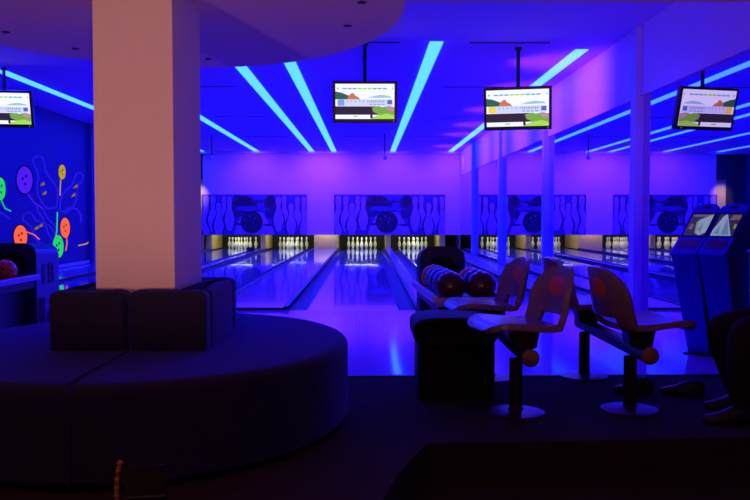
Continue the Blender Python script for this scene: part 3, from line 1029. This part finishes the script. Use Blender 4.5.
# ------------------------------------------------------------------ shoes on the floor
def shoe(loc, rot, lab):
    t = thing('shoe', lab, 'shoe', loc, rot, 'black shoes on the carpet')
    def outline(w):
        return [(w * math.sin(a) * (.045 if math.cos(a) < 0 else .040) * (1.0), .13 * math.cos(a)) for a in [2 * PI * k / 28 for k in range(28)]]
    o2 = [(y, x) for x, y in outline(1)]
    bm = bmesh.new(); cushion(bm, o2, 0, .028, .006, seg=2); link('sole', bm, M['black'], t, smooth=True)
    bm = bmesh.new()
    secs = [(-.128, .02, .05), (-.115, .036, .085), (-.08, .040, .098), (-.04, .038, .092), (0, .038, .078), (.05, .042, .058), (.09, .041, .048), (.12, .026, .040), (.128, .012, .034)]
    rings = []
    for x, w, h in secs:
        rings.append([bm.verts.new((x, w * math.cos(a), .022 + (h - .022) * max(0, math.sin(a)) ** .7)) for a in [PI * k / 12 for k in range(13)]])
    for a, b in zip(rings, rings[1:]):
        for k in range(12):
            bm.faces.new((a[k], a[k + 1], b[k + 1], b[k]))
    bm.faces.new(rings[0]); bm.faces.new(rings[-1][::-1])
    link('upper', bm, M['shoe'], t, smooth='all')
    bm = bmesh.new()
    for k in range(4):
        x = -.02 + k * .022
        h = .088 - k * .010
        tube(bm, [(x, -.022, h - .008), (x + .004, 0, h), (x, .022, h - .008)], .003, 6)
    link('laces', bm, M['jacket'], t)
    return t
shoe((1.63, 4.93, 0), PI + .15, 'black shoe on the carpet just behind the near kiosk-facing pedestal')
shoe((1.90, 4.86, 0), PI - .25, 'black shoe on the carpet closer to the seated person')

# ------------------------------------------------------------------ seated person
def skin_body(name, verts, edges, radii, m, parent, sub=2):
    me = bpy.data.meshes.new(name)
    me.from_pydata([Vector(v) for v in verts], edges, [])
    o = bpy.data.objects.new('tmp', me); COL.objects.link(o)
    sk = o.modifiers.new('sk', 'SKIN'); sk.use_smooth_shade = True
    for i, r in enumerate(radii):
        rr = r if isinstance(r, tuple) else (r, r)
        me.skin_vertices[0].data[i].radius = rr
    me.skin_vertices[0].data[0].use_root = True
    ss = o.modifiers.new('ss', 'SUBSURF'); ss.levels = sub; ss.render_levels = sub
    dg = bpy.context.evaluated_depsgraph_get(); dg.update()
    me2 = bpy.data.meshes.new_from_object(o.evaluated_get(dg))
    bpy.data.objects.remove(o)
    me2.name = name
    me2.materials.clear(); me2.materials.append(m)
    for p in me2.polygons: p.use_smooth = True
    ob = bpy.data.objects.new(name, me2); COL.objects.link(ob)
    if parent is not None: ob.parent = parent
    return ob
px0, py0 = 2.38, 4.34
person = thing('person', 'seated person in dark trousers and dark shoes, knees towards the seats', 'person', (px0, py0, 0))
hipN, hipF = (-.02, -.10, .50), (-.02, .10, .50)
kneeN, kneeF = (-.43, -.13, .485), (-.44, .17, .47)
ankN, ankF = (-.435, -.15, .09), (-.30, .16, .10)
V = [(0, 0, .52), (.0, 0, .66), (.0, 0, .82), (-.02, 0, .98), (-.04, 0, 1.06), (-.055, 0, 1.12),      # 0-5 spine, neck
     hipN, (-.22, -.115, .50), kneeN, (-.435, -.14, .30), ankN, (-.50, -.15, .04),                    # 6-11
     hipF, (-.22, .13, .49), kneeF, (-.38, .17, .30), ankF, (-.37, .16, .04),                          # 12-17
     (-.03, -.18, 1.02), (-.02, -.24, .86), (.07, -.25, .74), (-.04, -.19, .645),                       # 18-21 near arm
     (-.03, .18, 1.02), (-.02, .24, .86), (.07, .25, .74), (-.04, .19, .645),                           # 22-25 far arm
     (-.075, 0, 1.19), (-.085, 0, 1.26)]                                                               # 26-27 head
E = [(0, 1), (1, 2), (2, 3), (3, 4), (4, 5), (0, 6), (6, 7), (7, 8), (8, 9), (9, 10), (10, 11), (0, 12), (12, 13), (13, 14), (14, 15), (15, 16), (16, 17),
     (3, 18), (18, 19), (19, 20), (20, 21), (3, 22), (22, 23), (23, 24), (24, 25), (5, 26), (26, 27)]
R_ = [(.15, .12), (.13, .10), (.14, .10), (.15, .10), (.08, .07), (.052, .052), .085, .078, .058, .052, .030, .02, .085, .078, .058, .052, .030, .02,
      .062, .046, .042, .027, .062, .046, .042, .027, (.075, .09), (.07, .085)]
body = skin_body('body', V, E, R_, M['skin'], person)
# trousers: same legs, a little wider
iv = [0, 6, 7, 8, 9, 10, 12, 13, 14, 15, 16]
mp_ = {a: i for i, a in enumerate(iv)}
vt = [V[i] for i in iv]
vt[0] = (.0, 0, .53)
for _i in (mp_[10], mp_[16]):
    vt[_i] = (vt[_i][0], vt[_i][1], .06)
et = [(mp_[a], mp_[b]) for a, b in E if a in mp_ and b in mp_]
rt = [(.165, .13), .10, .095, .077, .071, .058, .10, .095, .077, .071, .058]
skin_body('trousers', vt, et, rt, M['trouser'], person)
iv = [0, 1, 2, 3, 4, 18, 19, 20, 21, 22, 23, 24, 25]
mp_ = {a: i for i, a in enumerate(iv)}
vj = [V[i] for i in iv]
vj[0] = (.0, 0, .56)
vj[8] = tuple(Vector(V[20]).lerp(Vector(V[21]), .85)); vj[12] = tuple(Vector(V[24]).lerp(Vector(V[25]), .85))
ej = [(mp_[a], mp_[b]) for a, b in E if a in mp_ and b in mp_]
skin_body('jacket', vj, ej, [(.17, .135), (.155, .125), (.165, .125), (.17, .12), (.085, .075), .075, .06, .054, .042, .075, .06, .054, .042], M['jacket'], person)
# hands: palm plus five separate bent fingers each, resting on the thighs
for s, wr in ((-1, V[21]), (1, V[25])):
    w = Vector(wr)
    hv = [w, w + Vector((-.045, 0, -.022)), w + Vector((-.085, 0, -.032))]
    he = [(0, 1), (1, 2)]
    hr = [(.026, .020), (.036, .015), (.036, .013)]
    for f, (dy, ln) in enumerate(((-.030, .070), (-.010, .080), (.010, .076), (.028, .060))):
        b = len(hv)
        st = w + Vector((-.088, dy, -.032))
        hv += [st, st + Vector((-ln * .45, dy * .15, -.008)), st + Vector((-ln * .8, dy * .2, -.026)), st + Vector((-ln * .95, dy * .2, -.042))]
        he += [(2, b), (b, b + 1), (b + 1, b + 2), (b + 2, b + 3)]
        hr += [.0095, .009, .0085, .007]
    b = len(hv)
    hv += [w + Vector((-.035, -s * .034, -.025)), w + Vector((-.065, -s * .058, -.035)), w + Vector((-.09, -s * .066, -.045))]
    he += [(1, b), (b, b + 1), (b + 1, b + 2)]
    hr += [.011, .010, .008]
    o = skin_body('hand', hv, he, hr, M['skin'], body, 1)
# face and hair
bm = bmesh.new()
bmesh.ops.create_uvsphere(bm, u_segments=24, v_segments=16, radius=1)
for v in bm.verts:
    z = v.co.z
    v.co = Vector((v.co.x * .098 - .09, v.co.y * (.078 if z > -.3 else .078 - .03 * (-.3 - z)), z * .122 + 1.305))
HEAD = [link('head', bm, M['skin'], body, smooth='all')]
bm = bmesh.new(); tube(bm, [(-.182, 0, 1.325), (-.205, 0, 1.29), (-.183, 0, 1.275)], [.009, .014, .012], 10); HEAD.append(link('nose', bm, M['skin'], body, smooth='all'))
bm = bmesh.new(); tube(bm, [(-.172, -.026, 1.242), (-.184, 0, 1.245), (-.172, .026, 1.242)], [.004, .008, .004], 8); HEAD.append(link('mouth', bm, mat('lips', (.4, .14, .12), .5), body, smooth='all'))
for s in (-1, 1):
    bm = bmesh.new(); bmesh.ops.create_uvsphere(bm, u_segments=12, v_segments=8, radius=.013)
    for v in bm.verts: v.co += Vector((-.170, s * .032, 1.318))
    HEAD.append(link('eye', bm, M['blackgloss'], body, smooth='all'))
    bm = bmesh.new(); bmesh.ops.create_uvsphere(bm, u_segments=12, v_segments=8, radius=1)
    for v in bm.verts: v.co = Vector((v.co.x * .02 - .085, v.co.y * .008 + s * .080, v.co.z * .032 + 1.30))
    HEAD.append(link('ear', bm, M['skin'], body, smooth='all'))
bm = bmesh.new(); bmesh.ops.create_uvsphere(bm, u_segments=24, v_segments=14, radius=1)
for v in bm.verts:
    v.co = Vector((v.co.x * .105 - .072, v.co.y * .087, v.co.z * .115 + 1.335))
bmesh.ops.delete(bm, geom=[v for v in bm.verts if v.co.z < 1.25 or (v.co.x < -.14 and v.co.z < 1.385)], context='VERTS')
HEAD.append(link('hair', bm, M['hair'], person, smooth='all'))
for o in HEAD:
    o.location.z -= .065
for an, yaw in ((ankN, 0.0), (ankF, -.1)):
    bm = bmesh.new()
    secs = [(.05, .02, .05), (.04, .036, .10), (.0, .042, .11), (-.05, .042, .085), (-.10, .045, .062), (-.15, .044, .05), (-.185, .030, .042), (-.195, .012, .035)]
    rings = []
    for x, w, h in secs:
        rings.append([bm.verts.new((an[0] + x, an[1] + w * math.cos(a), .0 + h * max(0, math.sin(a)) ** .6)) for a in [PI * k / 12 for k in range(13)]])
    for a, b in zip(rings, rings[1:]):
        for k in range(12):
            bm.faces.new((a[k], a[k + 1], b[k + 1], b[k]))
        bm.faces.new((a[0], b[0], b[12], a[12]))
    bm.faces.new(rings[0]); bm.faces.new(rings[-1][::-1])
    link('shoe', bm, M['shoe'], person, smooth='all')
# stool carrying the person
t = thing('padded_stool', 'dark padded stool under the seated person', 'stool', (2.44, 4.34, 0))
bm = bmesh.new(); cushion(bm, rrect(-.22, .26, -.24, .24, .05), .27, .365, .03); link('cushion', bm, M['bench'], t, smooth='all')
bm = bmesh.new(); box(bm, -.18, .22, -.20, .20, 0, .28, bev=.01); link('base', bm, M['black'], t, smooth=True)

# ------------------------------------------------------------------ light
def light(name, typ, loc, energy, col, size=.1, target=None, spot=None, blend=.6):
    l = bpy.data.lights.new(name, typ)
    l.energy = energy; l.color = col
    if typ == 'AREA':
        l.size = size
    else:
        l.shadow_soft_size = size
    if typ == 'SPOT':
        l.spot_size = math.radians(spot or 60); l.spot_blend = blend
    o = bpy.data.objects.new(name, l); COL.objects.link(o)
    o.location = loc
    if target is not None:
        o.rotation_euler = (Vector(target) - Vector(loc)).to_track_quat('-Z', 'Y').to_euler()
    return o
for x, e in ((-2.3, 190), (.35, 200)):
    light('warm_up_fill', 'SPOT', (x, -.9, .62), e, (1.0, .38, .36), .06, (x * .8 - .1, 1.1, 2.4), 92, .35)  # unseen warm fill behind the camera, aimed up to miss the sofa
for x, y0 in SX[1:]:
    light('back_wall_fill', 'SPOT', (x, YM - 1.3, ZC - .10), 30, (.75, .14, 1.0), .02, (x, YM, 2.0), 120, 1.0)  # magenta spots added to pink the back wall, no fixtures there
for y, e in ((11.0, 52), (13.2, 40), (15.9, 40), (18.5, 38), (20.7, 38), (24.2, 38)):
    light('band_fill', 'SPOT', (1.25, y, 2.45), e * 1.45, (1.0, .19, .85), .02, (XR, y + .2, 2.72), 84, 1.0)  # added pink fill for the band, bare spots hanging in mid-air
for x, y in ((-3.4, 8.5), (-.1, 8.5), (1.6, 8.0), (-3.4, 14.5), (-.1, 14.5), (-3.4, 20.5), (-.1, 20.5)):
    light('violet_fill', 'SPOT', (x, y, ZC - .05), 120, (.085, .006, 1.0), .04, (x, y, 0), 150, .8)  # added violet fill over approach and lanes, not fixtures of the hall

for cx in LANES:
    o = light('pin_deck_fill', 'AREA', (cx, 27.15, .92), 13, (.90, 1.0, .58), .8, (cx, 28.0, .1))  # extra fill besides the tubes, added to brighten the pins
    o.data.shape = 'RECTANGLE'; o.data.size_y = .12
o = light('pin_deck_fill', 'AREA', (-1.34, 26.7, .62), 2.0, (1.0, .88, .62), .7, (-1.34, 27.0, .2))  # fill added behind the back wall to light the wide beige board
o.data.shape = 'RECTANGLE'; o.data.size_y = .05
light('doorway_fill', 'SPOT', (-5.49, 25.6, 2.3), 60, (1.0, .80, .66), .03, (-5.47, YM, 1.75), 48, 1.0)  # added warm spot that brightens the beige door, no lamp hangs here

w = bpy.data.worlds.new('World'); SC.world = w
w.use_nodes = True
w.node_tree.nodes['Background'].inputs[0].default_value = (.01, .005, .05, 1)
w.node_tree.nodes['Background'].inputs[1].default_value = .2

# ------------------------------------------------------------------ camera
cam = bpy.data.cameras.new('Camera'); cam.sensor_width = 36; cam.lens = 36 * F / 750
cam.clip_start = .05; cam.clip_end = 100
co = bpy.data.objects.new('Camera', cam); COL.objects.link(co)
co.location = (0, 0, CH)
co.rotation_euler = (PI / 2 - math.atan((250 - CY) / F), 0, -math.atan((375 - CX) / F))
SC.camera = co
SC.view_settings.view_transform = 'Standard'
SC.view_settings.look = 'None'
SC.view_settings.exposure = 0
SC.view_settings.gamma = 1
SC.view_settings.use_curve_mapping = False
SC.cycles.use_denoising = True
SC.cycles.max_bounces = 10
SC.cycles.diffuse_bounces = 5
SC.cycles.glossy_bounces = 6
SC.cycles.sample_clamp_indirect = 8
